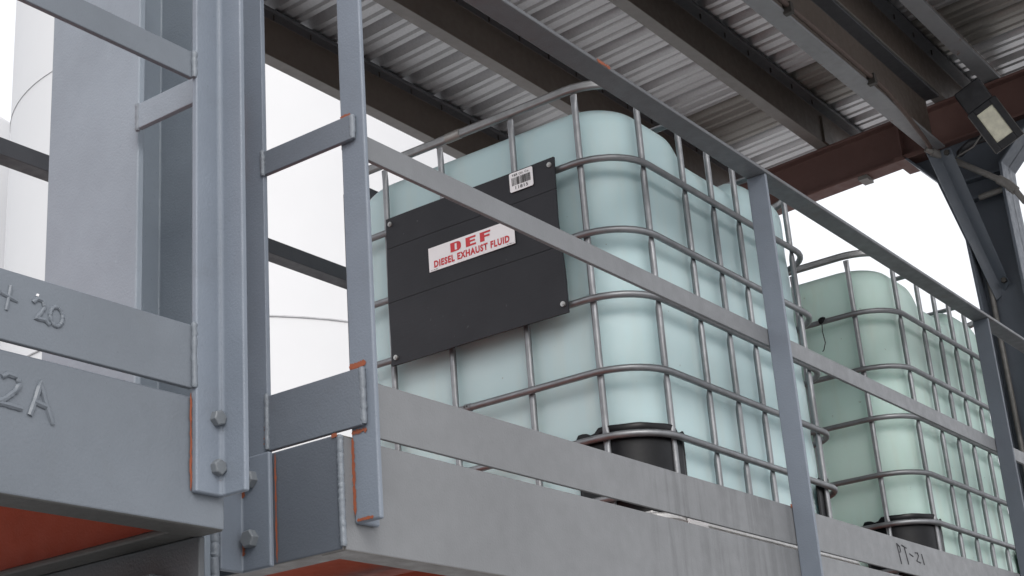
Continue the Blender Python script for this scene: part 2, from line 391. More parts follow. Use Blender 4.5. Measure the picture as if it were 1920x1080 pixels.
column_legs(rp, [(2.15, 1.5), (4.3, 1.5)], .31)
weld([(XE-.0005, YF-.005, .414), (XE-.0005, YF-.005, .302)], .0042, rp)
# clip angle tying the platform to the left column
ca = MB(); tcl = .0065
ca.extrude([(0, 0), (.046, 0), (.046, tcl), (tcl, tcl), (tcl, .037), (0, .037)], lambda p, q, a: (XE-.0012-q, 1.139-p, a), .2965, .4165)
cla = ca.build('clip_angle', M['cool2'], rp, bevel=.004, seg=3)
for z in (.391, .3285): hexbolt((XE-.0012-tcl, 1.119, z), (-1, 0, 0), .0098, .009, cla)
for z, l in ((.391, .016), (.3285, .014)):
    strip([(XE-.008, 1.131, z-l*1.1), (XE-.008, 1.131, z+l*.4)], .006, cla, (-1, 0, 0))
strip([(XE-.0005, 1.0905, .30), (XE-.0005, 1.0905, .415)], .0022, rp, (-1, 0, 0), jit=.6)
strip([(XE-.0005, 1.012, .4155), (XE-.0005, 1.004, .4155)], .004, rp, (-1, 0, 0))

# ------------------------------------------------------------------ left H column behind the left platform
lc = thing('steel_column', 'pale blue-grey H-section column standing behind the left platform rail', 'column', (1.015, 1.205, GZ))
x1, x2, y1, y2 = .968, 1.0705, 1.133, 1.281; yw = 1.2065; tf = .0095
mbp = [(x1, y1), (x1+tf, y1), (x1+tf, yw-.003), (x2-tf, yw-.003), (x2-tf, y1), (x2, y1), (x2, y2), (x2-tf, y2), (x2-tf, yw+.003), (x1+tf, yw+.003), (x1+tf, y2), (x1, y2)]
MB().extrude(mbp, lambda p, q, a: (p, q, a), GZ, 1.735).build('shaft', M['column'], lc, bevel=.004)
MB().box(.90, 1.13, 1.08, 1.33, GZ, GZ+.02).build('base_plate', M['column'], lc, bevel=.003)
weld([(1.0745, 1.1335, .42), (1.0745, 1.1335, .26)], .0062, lc)

# ------------------------------------------------------------------ left guardrail
lg = thing('guardrail', 'left grey guardrail with bolted angle post and + 20 in weld on its toe plate', 'guardrail', (.92, 1.0, .3))
xo = .9545   # outer (camera side) face of the outstanding leg
ap = MB(); t6 = .0065
# leg flat on the beam from x=.922 to xo ; outstanding leg from y=1 to .9685 at its right end, facing -X
ap.extrude([(.9235, 1.0035), (.9235, .9965), (xo-.003, .9965), (xo, .9935), (xo, .9675), (xo+t6, .9675), (xo+t6, 1.0035)], lambda p, q, a: (p, q, a), .3275, 1.08)
post = ap.build('post', M['cool2'], lg, bevel=.004, seg=3)
for z in (.3985, .3525): hexbolt((.9475, .9965, z), (0, -1, 0), .0078, .007, post)
MB().box(-.6, .9232, 1.0, 1.006, .7415, .7705).build('mid_rail', M['cool'], lg, bevel=.002)
tp = MB().box(-.6, .9232, 1.0, 1.006, .4235, .4845).build('toe_plate', M['cool'], lg, bevel=.002)
MB().extrude([(.965, 1.034), (1.0005, 1.034), (1.0005, 1.0405), (.9715, 1.0405), (.9715, 1.072), (.965, 1.072)], lambda p, q, a: (a, p, q), -.6, .96).build('top_rail', M['cool'], lg, bevel=.002)
MB().box(.957, .9635, 1.0045, 1.1215, .7415, .7705).build('return_rail', M['column'], lg, bevel=.002)
for ws, r in (([(.9225, .9985, .771), (.9225, .9985, .742)], .0036), ([(.9225, .9985, .487), (.9225, .9985, .424)], .0034), ([(.9585, 1.1225, .772), (.9585, 1.1225, .740)], .0036)):
    weld(ws, r, lg)
strip([(.9222, 1.003, .329), (.9222, 1.003, .42)], .0022, lg, (0, -1, 0), jit=.5)
stroke_letters([[(.7135, .463), (.7305, .459)], [(.7235, .471), (.7200, .449)]], 'weld_figure', tp, .0019, 'cool')
stroke_letters([[(.7455, .462), (.7495, .4665), (.7555, .466), (.7575, .461), (.754, .455), (.749, .449), (.758, .4495), (.763, .4465)]], 'weld_figure', tp, .0022, 'cool')
stroke_letters([[(.7695+.0065*math.cos(a), .4555+.0085*math.sin(a)) for a in [i*math.pi/7 for i in range(15)]]], 'weld_figure', tp, .0021, 'cool')
blob = MB().tube([(.7497, 1.0, .4685), (.7505, 1.0, .4705)], .0013, 6).build('paint_fleck', M['white'], tp, smooth=True)

# ------------------------------------------------------------------ right guardrail
rg = thing('guardrail', 'right grey guardrail along the tanks with top, mid and toe rails and angle posts', 'guardrail', (1.137, 1.0, .3))
def rpost(x, zb, zt, mat, y0=1.0, leg=.036, base=.0365):
    return MB().extrude([(x, y0), (x, y0-leg), (x+t6, y0-leg), (x+t6, y0-t6), (x+base, y0-t6), (x+base, y0)], lambda p, q, a: (p, q, a), zb, zt).build('post', mat, rg, bevel=.003, seg=3)
pA = MB().extrude([(1.1365, 1.0), (1.1365, .966), (1.143, .966), (1.143, .9935), (1.1685, .9935), (1.1685, .9998)], lambda p, q, a: (p, q, a), .3255, 1.034).build('post', M['cool2'], rg, bevel=.004, seg=3)
tag(pA, 'corner post with bare orange primer along its lower edge')
XR = 1.130
pB = MB().extrude([(XR-.0075, 1.1440), (XR, 1.1440), (XR, 1.1110), (XR+.0065, 1.1110), (XR+.0065, 1.1500), (XR-.0075, 1.1500)], lambda p, q, a: (p, q, a), .4182, 1.042).build('post', M['cool2'], rg, bevel=.002)
tag(pB, 'rear end post with a stripe of bare orange primer')
strip([(XR-.004, 1.1438, .74), (XR-.004, 1.1438, .86)], .005, pB, (0, -1, 0), jit=.3)
strip([(XR-.0005, 1.1130, .427), (XR-.0005, 1.1130, .452)], .004, pB, (-1, 0, 0), jit=.8)
p2 = rpost(2.1475, .26, 1.034, M['cool2'], leg=.0345, base=.034)
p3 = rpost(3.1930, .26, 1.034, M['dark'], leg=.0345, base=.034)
p4 = rpost(4.24, .26, 1.034, M['cool'], leg=.0345, base=.034)
tr = MB(); tr.extrude([(.963, 1.034), (1.0005, 1.034), (1.0005, 1.073), (.994, 1.073), (.994, 1.0408), (.963, 1.0408)], lambda p, q, a: (a, p, q), 1.137, 4.6)
trl = tr.build('top_rail', M['railunder'], rg, bevel=.003)
strip([(1.637, .9628, 1.0375), (1.672, .9628, 1.0375)], .005, trl, (0, -1, 0), jit=.7)
# flat rails pass behind the posts' flat legs
MB().box(1.1440, 4.6, 1.0004, 1.0064, .7415, .7705).build('mid_rail', M['plainrail'], rg, bevel=.0018)
toe = MB().box(1.1440, 4.6, 1.0004, 1.0050, .4213, .4815).build('toe_plate', M['neutral'], rg, bevel=.0018)
MB().box(XR, XR+.006, .9805, 1.1108, .7418, .7712).build('cross_rail', M['mid'], rg, bevel=.002)
MB().box(XR, XR+.006, .9805, 1.1108, .4225, .4832).build('toe_plate', M['mid'], rg, bevel=.002)
for ws, r in (([(XR+.003, .9795, .772), (XR+.003, .9795, .743)], .0042), ([(XR+.003, .9795, .484), (XR+.003, .9795, .424)], .0042),
              ([(XR-.0005, 1.1112, .773), (XR-.0005, 1.1112, .741)], .0034), ([(XR-.0005, 1.1112, .486), (XR-.0005, 1.1112, .424)], .0034)):
    weld(ws, r, rg)
xa = 1.1363
strip([(xa, .998, .334), (xa, .998, .414)], .0034, pA, (-1, 0, 0), jit=.5)
strip([(xa, .996, .3285), (xa, .974, .3285)], .0030, pA, (-1, 0, 0), jit=.4)
strip([(xa, .999, .4185), (xa, .978, .4185)], .004, pA, (-1, 0, 0), jit=.6)
strip([(xa, .999, .4885), (xa, .976, .4885)], .0065, pA, (-1, 0, 0), jit=.25)
strip([(xa, .999, .7755), (xa, .984, .7755)], .003, pA, (-1, 0, 0), jit=.6)
strip([(2.1455, .9998, .478), (2.1455, .9998, .484)], .006, p2, (0, -1, 0), jit=.8)
# PT-21 in marker on the toe plate
ym = 1.0000
stroke_letters([[(2.549, .470), (2.5575, .4345)], [(2.549, .470), (2.5605, .4655), (2.5615, .457), (2.5535, .4545)],
                [(2.571, .4695), (2.591, .4665)], [(2.581, .468), (2.590, .4375)], [(2.602, .4575), (2.617, .4545)],
                [(2.6285, .4625), (2.640, .4635), (2.6425, .4575), (2.631, .448), (2.6485, .4465)], [(2.6585, .4635), (2.664, .4445)]], 'marker_writing', toe, .0011, 'marker', ym)

# ------------------------------------------------------------------ caged tanks
TX0, TY0, LX, LY = 1.8931, 1.0905, .707, .612         # cage tube centre lines
HZ = [1.0352, .9116, .8034, .6850, .5830, .490]
TOPZ = 1.169; RC = .088
def rrect(x0, x1, y0, y1, r, n=9):
    P = []
    for cx, cy, a0 in ((x0+r, y0+r, math.pi), (x1-r, y0+r, 1.5*math.pi), (x1-r, y1-r, 0), (x0+r, y1-r, .5*math.pi)):
        for i in range(n+1):
            a = a0+.5*math.pi*i/n; P.append((cx+r*math.cos(a), cy+r*math.sin(a)))
    return P
def sstep(a, b, x):
    t = max(0, min(1, (x-a)/(b-a))); return t*t*(3-2*t)
def bottle_mesh(x0, x1, y0, y1):
    n = 14; P0 = rrect(x0, x1, y0, y1, .082, n)
    # extra points on the straight runs so the top can vary
    P = []
    for i, p in enumerate(P0):
        q = P0[(i+1) % len(P0)]; P.append(p); L = math.dist(p, q)
        k = int(L/.012)
        if L > .03:
            for j in range(1, k): P.append((p[0]+(q[0]-p[0])*j/k, p[1]+(q[1]-p[1])*j/k))
    cx, cy = (x0+x1)/2, (y0+y1)/2
    def ztop(x, y):
        u = x-x0
        near = 1-sstep(.192, .240, u); far = sstep(.44, .50, u)
        e = 1.122+.035*max(near, far)
        return e
    V = []; F = []; m = len(P)
    levels = [(.466, .018), (.470, .006), (.478, 0)] + [(z, 0) for z in [.478+.011*i for i in range(1, 48)]]
    def bulge(z):
        b = 0
        for h in HZ:
            b = max(b, math.exp(-((z-h)/.017)**2))
        return -.0024*b
    rows = []
    for z, ins in levels:
        if z > .955: break
        rows.append([(x, y, z, ins-bulge(z)) for x, y in P])
    zl = rows[-1][0][2]; r = .050
    for k in range(1, 6):
        rows.append([(x, y, zl+(ztop(x, y)-r-zl)*k/5, -bulge(zl+(ztop(x, y)-r-zl)*k/5)) for x, y in P])
    for k in range(1, 9):
        a = .5*math.pi*k/8; rows.append([(x, y, ztop(x, y)-r+r*math.sin(a), r*(1-math.cos(a))) for x, y in P])
    for ins in (.09, .14, .19, .24):
        rows.append([(x, y, ztop(cx+(x-cx)*(1-ins/.35), y), ins) for x, y in P])
    for row in rows:
        for x, y, z, ins in row:
            # inset towards the core line
            hx, hy = (x1-x0)/2, (y1-y0)/2
            fx = max(0, 1-ins/hx); fy = max(0, 1-ins/hy); V.append((cx+(x-cx)*fx, cy+(y-cy)*fy, z))
    R = len(rows)
    for i in range(R-1):
        for k in range(m): F.append((i*m+k, i*m+(k+1) % m, (i+1)*m+(k+1) % m, (i+1)*m+k))
    F.append(tuple(range(m-1, -1, -1))); F.append(tuple((R-1)*m+k for k in range(m)))
    return MB().add(V, F)
YS = [.078, .206, .357, .482]; XS = [.087, .220, .318, .411, .510, .618]
def make_tank(mat, label):
    t = thing('caged_tank', label, 'tank', (TX0, TY0, .398), 'caged plastic tanks on the right platform')
    x0, x1, y0, y1 = TX0, TX0+LX, TY0, TY0+LY
    bo = bottle_mesh(x0+.021, x1-.021, y0+.021, y1-.021).build('bottle', mat, t, smooth=True)
    sn = bo.modifiers.new('smooth', 'SUBSURF'); sn.levels = sn.render_levels = 1
    # filler neck and screw lid
    c = (x0+.37, y0+.28)
    ring = lambda r, z, n=40, kn=0: [(c[0]+(r+kn*(i % 2))*math.cos(2*math.pi*i/n), c[1]+(r+kn*(i % 2))*math.sin(2*math.pi*i/n), z) for i in range(n)]
    V = ring(.058, 1.110)+ring(.055, 1.126)+ring(.057, 1.126, kn=.0018)+ring(.056, 1.144, kn=.0018)+ring(.048, 1.147)
    F = [(l*40+i, l*40+(i+1) % 40, (l+1)*40+(i+1) % 40, (l+1)*40+i) for l in range(4) for i in range(40)]+[tuple(range(160, 200))]
    MB().add(V, F).build('lid', M['rubber'], t)
    loop = lambda z, off=0: [(x, y, z) for x, y in rrect(x0+off, x1-off, y0+off, y1-off, RC)]
    for z in HZ:
        MB().tube(loop(z), .0057, 12, closed=True).build('cage_hoop', M['tube'], t, smooth=True)
    # top rail: pressed twin-bead tube
    prof = [(.0078*math.cos(a)*(1-.28*abs(math.cos(a))**6), .0080*math.sin(a)) for a in [2*math.pi*i/20 for i in range(20)]]
    L = loop(TOPZ, .004); n = len(L); V = []
    for i, p in enumerate(L):
        d = (Vector(L[(i+1) % n])-Vector(L[i-1])).normalized(); nr = Vector((d.y, -d.x, 0))
        for a, b_ in prof: V.append(Vector(p)+nr*a+Vector((0, 0, b_)))
    k = len(prof)
    MB().add(V, [(i*k+j, i*k+(j+1) % k, ((i+1) % n)*k+(j+1) % k, ((i+1) % n)*k+j) for i in range(n) for j in range(k)]).build('top_rail', M['toptube'], t, smooth=True)
    def bar(x, y, face):
        zs = []; z = .432
        zz = [.432+.006*i for i in range(122)]+[TOPZ-.010]
        P = []; fl = []
        for z in zz:
            g = max([math.exp(-((z-h)/.0085)**2) for h in HZ]+[math.exp(-((z-(TOPZ-.012))/.013)**2)])
            off = .0088-.0035*g*0
            inward = .0090-.0012*g
            px, py = (x, y+inward) if face == 'y0' else (x, y-inward) if face == 'y1' else (x+inward, y) if face == 'x0' else (x-inward, y)
            lean = .006*sstep(TOPZ-.06, TOPZ-.01, z)*(-1)
            P.append((px, py, z)); w_, th = 1+.22*g, 1-.60*g
            fl.append((th, w_) if face[0] == 'y' else (th, w_))
        up = (0, 1, 0) if face[0] == 'y' else (1, 0, 0)
        return MB().tube(P, .0054, 12, flat=fl, up=up).build('cage_bar', M['tube'], t, smooth=True)
    for dx in XS: bar(x0+dx, y0, 'y0')
    for dy in YS: bar(x0, y0+dy, 'x0')
    for dx in XS[1:5:3]: bar(x0+dx, y1, 'y1')
    for dy in YS: bar(x1, y0+dy, 'x1')
    for dx in (.236, .540):
        P = [(x0+dx, y0+.008+(LY-.016)*i/8, TOPZ+.002) for i in range(9)]
        MB().tube(P, .0075, 10, flat=[(.6, 1.2)]*9).build('cross_bar', M['tube'], t, smooth=True)
    # bent corner guards of black plastic sheet
    for sx, sy in ((0, 0), (1, 0), (0, 1), (1, 1)):
        Q = []; off = .0115
        a0, a1 = x0+off, x1-off; b0, b1 = y0+off, y1-off; r = RC-off+.002
        px = (a0 if sx == 0 else a1); py = (b0 if sy == 0 else b1); ex = 1 if sx == 0 else -1; ey = 1 if sy == 0 else -1
        for i in range(7): Q.append((px, py+ey*(.122-(.122-r)*i/6)))
        for i in range(1, 12):
            an = .5*math.pi*i/12; Q.append((px+ex*r*(1-math.cos(an)), py+ey*r*(1-math.sin(an))))
        for i in range(5): Q.append((px+ex*(r+(.108-r)*i/4), py))
        n = len(Q); V = []; F = []
        for li, (z, o) in enumerate(((.436, 0), (.50, -.001), (.560, 0), (.582, 0), (.594, .0010), (.6015, .0042))):
            for i, (x, y) in enumerate(Q):
                d = Vector(Q[min(i+1, n-1)])-Vector(Q[max(i-1, 0)]); nr = Vector((d.y, -d.x)).normalized()
                if nr.dot(Vector((x-(x0+x1)/2, y-(y0+y1)/2))) < 0: nr = -nr
                wob = .0004*math.sin(i*1.3+li)
                sag = (-.010*math.exp(-((i-4.4)/.9)**2)-.009*math.exp(-((i-19.2)/.8)**2)-.009*(i == 0)-.006*(i == n-1)-.004*(i < 4)-.005*(i > 19)) if li > 3 else 0
                V.append((x+nr.x*(o+(wob if li > 3 else 0)), y+nr.y*(o+(wob if li > 3 else 0)), z+(wob+sag if li > 3 else 0)))
        for l in range(5):
            for i in range(n-1): F.append((l*n+i, l*n+i+1, (l+1)*n+i+1, (l+1)*n+i))
        o = MB().add(V, F).build('corner_guard', M['rubber'], t, smooth=True)
        so_ = o.modifiers.new('thick', 'SOLIDIFY'); so_.thickness = .004
    # steel pallet: perimeter tube, feet, runners, bottom pan
    pm = MB()
    pm.tube([(x, y, .449) for x, y in rrect(x0-.002, x1+.002, y0-.002, y1+.002, .05)], .010, 8, closed=True)
    pm.box(x0+.02, x1-.02, y0+.02, y1-.02, .455, .4645)
    for yy in (y0+.012, (y0+y1)/2, y1-.012): pm.box(x0+.01, x1-.01, yy-.028, yy+.028, .3985, .4095)
    pal = pm.build('pallet', M['pallet'], t, bevel=.002)
    for ix in (0, .5, 1):
        for iy in (0, .5, 1):
            cx, cy = x0+.045+(LX-.09)*ix, y0+.025+(LY-.05)*iy
            MB().extrude([(-.04, -.02), (.04, -.02), (.03, .02), (-.03, .02)], lambda p, q, a: (cx+p, cy+q, a), .4095, .4545).build('foot', M['pallet'], pal, bevel=.002)
    MB().box(x0+.062, x0+.118, y0-.0165, y0-.0135, .438, .470).build('data_plate', M['white'], pal)
    # splice collar with rivet holes on the front hoops
    for z, yy in ((HZ[3], .3255),):
        P = [(x0, y0+yy+.012*i/4-.006, z) for i in range(5)]
        MB().tube(P, .0067, 12).build('splice_collar', M['tube'], t, smooth=True)
        MB().tube([(x0-.0074, y0+yy-.002, z+.001), (x0-.0062, y0+yy-.002, z+.001)], .0016, 8).build('rivet', M['screwdark'], t)
        MB().tube([(x0-.0074, y0+yy+.003, z+.001), (x0-.0062, y0+yy+.003, z+.001)], .0016, 8).build('rivet', M['screwdark'], t)
    P = [(x0+.004, y0+.308+.03*i/4, TOPZ) for i in range(5)]
    MB().tube(P, .0083, 12, flat=[(1.05, 1.0)]*5).build('splice_collar', M['rusttube'], t, smooth=True)
    return t
tank1 = make_tank(M['bottle'], 'nearer caged blue-green plastic tank with the black sign board on its end')
tank2 = copy_tree(tank1)
tank2.location = tank1.location + Vector((1.0475*K, 0, 0)); tank2['label'] = 'farther caged green-tinted plastic tank beside the dark column, without a sign board'
for ch in tank2.children:
    if ch.name.startswith('bottle'):
        ch.data = ch.data.copy(); ch.data.materials[0] = M['bottle2']
tie = thing('zip_tie', 'black cut cable tie hanging from the upper hoop of the farther tank', 'cable tie', (2.94, 1.23, 1.03))
MB().tube([(2.932, 1.232+.002*i, 1.036+.0085*math.sin(i)*.2) for i in range(6)], .0064, 8).build('loop', M['rubber'], tie, smooth=True)
MB().tube([(2.930, 1.236, 1.030), (2.9285, 1.237, 1.010), (2.929, 1.2345, .985), (2.9285, 1.240, .970), (2.9285, 1.2435, .967)], .0011, 6).build('tail', M['rubber'], tie, smooth=True)

# ------------------------------------------------------------------ sign board hung on the cage
XB = TX0-.0105
sb = thing('sign_board', 'black board screwed across the bars of the nearer tank, with a red and white sticker', 'sign', (XB, 1.38, .79))
edge = [(1.556, 1.0520), (1.2025, 1.0500), (1.2045, .996), (1.2060, .94), (1.2035, .897), (1.2015, .85), (1.2020, .788), (1.43, .7865), (1.5595, .7880), (1.5575, .85), (1.5585, .93)]
bd = MB()
def ye(side, z):
    L = [(1.2020, .788), (1.2015, .85), (1.2035, .897), (1.2062, .94), (1.2045, .996), (1.2025, 1.0525)] if side else [(1.5590, .787), (1.5580, .83), (1.5600, .902), (1.5575, .996), (1.556, 1.0525)]
    for (a, za), (b_, zb) in zip(L[:-1], L[1:]):
        if za-1e-6 <= z <= zb+1e-6: return a+(b_-a)*(z-za)/(zb-za)
    return L[-1][0] if z > 1 else L[0][0]
bands = [(.7875, .8985), (.8993, .9962), (.9970, 1.0520)]
for za, zb in bands:
    n = 8; V = []; nn = 22
    for xx in (XB-.0045, XB):
        for i in range(nn+1):
            for j in range(n+1):
                z = za+(zb-za)*j/n; q = i/nn; y = ye(0, z)*(1-q)+ye(1, z)*q
                bow = .0025*math.sin(q*7+z*9)*.4
                V.append((xx+bow, y, z))
    s0 = (nn+1)*(n+1); F = []
    for i in range(nn):
        for j in range(n):
            a = i*(n+1)+j; F += [(a, a+1, a+n+2, a+n+1), (s0+a, s0+a+n+1, s0+a+n+2, s0+a+1)]
    for i in range(nn):
        for j in (0, n):
            a = i*(n+1)+j; b_ = a+n+1; F.append((a, b_, s0+b_, s0+a))
    for j in range(n):
        for i in (0, nn):
            a = i*(n+1)+j; F.append((a, a+1, s0+a+1, s0+a))
    bd.add(V, F)
panel = bd.build('panel', M['board'], sb)
for y, z in ((1.5462, 1.040), (1.2112, 1.040), (1.2085, .8015), (1.5472, .7995)):
    V = MB(); V.tube([(XB-.004, y, z), (XB-.0075, y, z)], .0042, 14); V.tube([(XB-.0070, y, z), (XB-.0092, y, z)], .0024, 8)
    sc_ = V.build('screw', M['screw'], sb, smooth=True)
XS_ = XB-.0066
def onb(y, z): return (XS_, y, z)
st = MB(); th = .0006
st.box(XS_, XS_+th*1.5, 1.2885, 1.4655, .9275, .9700)
sticker = st.build('sticker', M['white'], sb)
def quad(ya, yb, za, zb, dz=0.): 
    x = XS_-.0005
    return [(x, ya, za), (x, yb, za), (x, yb, zb), (x, ya, zb)]
# DEF: wide slab capitals cut as outlines
def block_letter(ya, yb, za, zb, loops, parent):
    """loops: list of quads / polys in 0..1 space"""
    mb = MB(); x = XS_-.0005
    for poly in loops:
        V = [(x, ya+(yb-ya)*p, za+(zb-za)*q) for p, q in poly]; mb.add(V, [tuple(range(len(V)))])
    return mb.build('letter', M['redink'], parent)
zA, zB = .9492, .9655
D_ = [[(0, 0), (.40, 0), (.40, 1), (0, 1)], [(.40, 0), (.62, 0), (.62, .16), (.40, .16)], [(.40, .84), (.62, .84), (.62, 1), (.40, 1)],
      [(.62, 0), (.80, .03), (.94, .16), (1, .34), (.60, .34), (.62, .16)], [(.60, .34), (1, .34), (1, .66), (.60, .66)], [(.60, .66), (1, .66), (.94, .84), (.80, .97), (.62, 1), (.62, .84)]]
E_ = [[(0, 0), (.42, 0), (.42, 1), (0, 1)], [(.42, 0), (1, 0), (1, .20), (.42, .20)], [(.42, .42), (.92, .42), (.92, .60), (.42, .60)], [(.42, .80), (1, .80), (1, 1), (.42, 1)]]
F__ = [[(0, 0), (.42, 0), (.42, 1), (0, 1)], [(.42, .40), (.92, .40), (.92, .60), (.42, .60)], [(.42, .80), (1, .80), (1, 1), (.42, 1)]]
block_letter(1.4185, 1.3965, zA, zB, D_, sticker); block_letter(1.3865, 1.3655, zA, zB, E_, sticker); block_letter(1.3570, 1.3355, zA, zB, F__, sticker)
text_mesh('DIESEL EXHAUST FLUID', quad(1.4545, 1.2985, .9325, .9450), 'redink', sticker, 'lettering', bold=.042, spacing=1.15)
text_mesh('- - -- --', quad(1.4615, 1.4480, .9290, .9300), 'blackink', sticker, 'small_print'); text_mesh('-- --- -', quad(1.3045, 1.2915, .9290, .9300), 'blackink', sticker, 'small_print')
lb = MB(); P = []
cy, cz, hw, hh, rr = 1.2672, 1.0325, .0232, .0168, .003
for ax, az, a0 in ((1, 1, 0), (-1, 1, 90), (-1, -1, 180), (1, -1, 270)):
    for i in range(5):
        a = math.radians(a0+22.5*i); P.append((cy+ax*(hw-rr)+rr*math.cos(a), cz+az*(hh-rr)+rr*math.sin(a)))
n = len(P); lb.add([(XS_+.0008, y, z) for y, z in P]+[(XS_, y, z) for y, z in P], [tuple(range(n, 2*n))]+[(i, (i+1) % n, n+(i+1) % n, n+i) for i in range(n)])
label_ = lb.build('barcode_label', M['white'], sb)
text_mesh('T&R Oil, Co.', quad(1.2845, 1.2500, 1.0415, 1.0460), 'blackink', label_, 'lettering', bold=.012, spacing=1.1)
text_mesh('11815', quad(1.2790, 1.2540, 1.0185, 1.0240), 'blackink', label_, 'lettering', bold=.012, spacing=1.1)
bc = MB(); y = 1.2855; rnd = random.Random(5)
while y > 1.2490:
    wd = rnd.choice([.0005, .0008, .0013, .0018]); bc.add([(XS_-.0005, y, .0+1.0260), (XS_-.0005, y-wd, 1.0260), (XS_-.0005, y-wd, 1.0398), (XS_-.0005, y, 1.0398)], [(0, 1, 2, 3)]); y -= wd+rnd.choice([.0005, .0008, .0012])
bc.build('barcode', M['blackink'], label_)

# ------------------------------------------------------------------ canopy
SL = -.05; ZP0 = 1.863; YP0 = 1.713
def zp(y): return ZP0+SL*(y-YP0)              # top of the roof beams = underside of purlins
DP = .105                                      # purlin depth
XF = 3.85                                      # near edge of the roof beam flanges
rbm = thing('roof_beam', 'dark red-primed steel roof beam running across under the purlins at the far end', 'beam', (3.88, 1.12, 1.7))
bw = .030; tfl = .008
def ibeam(mb, d, fn, a0, a1, mi=0):
    pr = [(-bw, 0), (bw, 0), (bw, tfl), (.0035, tfl), (.0035, d-tfl), (bw, d-tfl), (bw, d), (-bw, d), (-bw, d-tfl), (-.0035, d-tfl), (-.0035, tfl), (-bw, tfl)]
    return mb.extrude(pr, fn, a0, a1, mi)
XM = XF+bw
mb = MB(); ibeam(mb, .128, lambda p, q, a: (XM+p, a, zp(a)-.128+q), -.12, 2.33)
mb.build('beam', M['red'], rbm, bevel=.003)
rb2 = thing('roof_beam', 'dark red-primed steel roof beam on top of the pale left column, above the picture', 'beam', (1.02, 1.2, 1.75))
mb = MB(); ibeam(mb, .128, lambda p, q, a: (1.02+p, a, zp(a)-.128+q), -.12, 2.33); mb.build('beam', M['red'], rb2, bevel=.003)
mb = MB(); mb.box(XF+.003, XF+.05, 1.425, 1.452, zp(1.44)-.140, zp(1.44)-.1285); mb.build('clamp_plate', M['flange'], rbm)
mb = MB(); mb.box(XF-.001, XF+.026, 1.312, 1.318, zp(1.3)-.12, zp(1.3)-.01); mb.build('stiffener', M['red'], rbm)
MB().box(XF+.001, XF+.026, .93, .936, zp(.93)-.12, zp(.93)-.01).build('stiffener', M['red'], rbm)

# purlins (Z sections): top flange reaches towards the viewer, bottom flange away
def make_purlin(yw_, label):
    p_ = thing('purlin', label, 'purlin', (.9, yw_, zp(yw_)), 'roof purlins')
    t = .0035; d = DP-.001; fl = .036
    pr = [(0, 0), (fl, 0), (fl, .010), (fl-t, .010), (fl-t, t), (t, t), (t, d), (-fl, d), (-fl, d-.010), (-fl+t, d-.010), (-fl+t, d-t), (0, d-t)]
    # edges: 0 bottom flange underside .. web near face is the last edge (0,d-t)->(0,0)
    mm = [1, 1, 1, 1, 1, 0, 2, 2, 2, 2, 2, 0]
    MB().extrude(pr, lambda p, q, a: (a, yw_+p, zp(yw_)+q), .90, 4.08, mm).build('section', [M['brown'], M['flange'], M['topflange']], p_, bevel=.0025)
    return p_
def screws(p_, yw_, x0, x1):
    x = x0; first = None
    while x < x1:
        if first is None:
            first = MB().tube([(x, yw_-.018, zp(yw_)+DP-.0185), (x, yw_-.018, zp(yw_)+DP-.004)], .0021, 6).build('screw', M['screwdark'], p_)
            xf = x
        else:
            c = first.copy(); col.objects.link(c); c.location = Vector(((x-xf)*K, 0, 0))
        x += .1285
PL = [(2.265, 'roof purlin farthest back, its lower flange edged by white sky'), (1.9075, 'second roof purlin from the back, passing above the nearer tank'),
      (1.5255, 'third roof purlin from the back, ending at a bolted clip on the red beam'), (1.163, 'dark purlin hidden in shade just beyond the peeling grey strut')]
for yw_, lab in PL:
    p_ = make_purlin(yw_, lab); screws(p_, yw_, 2.2, 3.8)
# clip where the third purlin sits on the beam
MB().box(3.825, 3.895, 1.519, 1.5245, zp(1.52)+.001, zp(1.52)+.085).build('clip', M['brown'], bpy.data.objects['purlin.002'])
p_ = thing('purlin', 'light grey purlin at the upper right, nearest the camera side of the roof', 'purlin', (1.5, 1.05, 1.89), 'roof purlins')
yz = 1.058; zz_ = 1.9025
MB().extrude([(0, 0), (-.046, 0), (-.046, .010), (-.0425, .010), (-.0425, .0035), (-.0035, .0035), (-.0035, .096), (0, .096)], lambda p, q, a: (a, yz+p, zz_+q), .90, 4.08, [1, 2, 2, 2, 2, 0, 0, 0]).build('section', [M['brown'], M['strut'], M['topflange']], p_, bevel=.002)

# peeling strut along the column line
stt = thing('strut', 'long peeling grey strut beam with a rusty conduit, meeting the head of the dark column', 'beam', (1.5, 1.2, 1.7))
zs = 1.728
MB().extrude([(1.1745, zs), (1.2235, zs), (1.2235, zs+.007), (1.2070, zs+.007), (1.2070, zs+.150), (1.2350, zs+.150), (1.2350, zs+.157), (1.1650, zs+.157), (1.1650, zs+.150), (1.2035, zs+.150), (1.2035, zs+.007), (1.1745, zs+.007)],
              lambda p, q, a: (a, p, q), 1.075, 3.800, [0, 0, 1, 1, 2, 2, 2, 2, 2, 1, 1, 0]).build('beam', [M['strut'], M['brown'], M['topflange']], stt, bevel=.003)
cdt = thing('conduit', 'thin rusty conduit clipped along the edge of the peeling grey strut', 'conduit', (3.0, 1.17, 1.74))
P = [(2.2, 1.166, zs+.014), (3.28, 1.166, zs+.014), (3.40, 1.168, zs+.012), (3.52, 1.172, zs-.003), (3.66, 1.185, zs-.012), (3.74, 1.196, zs-.014)]
MB().tube(P, .0065, 8).build('pipe', M['rustpipe'], cdt, smooth=True)
for x in (2.845, 3.301):
    MB().box(x-.008, x+.008, 1.157, 1.178, zs-.006, zs+.022).build('beam_clip', M['screwdark'], cdt, bevel=.002)

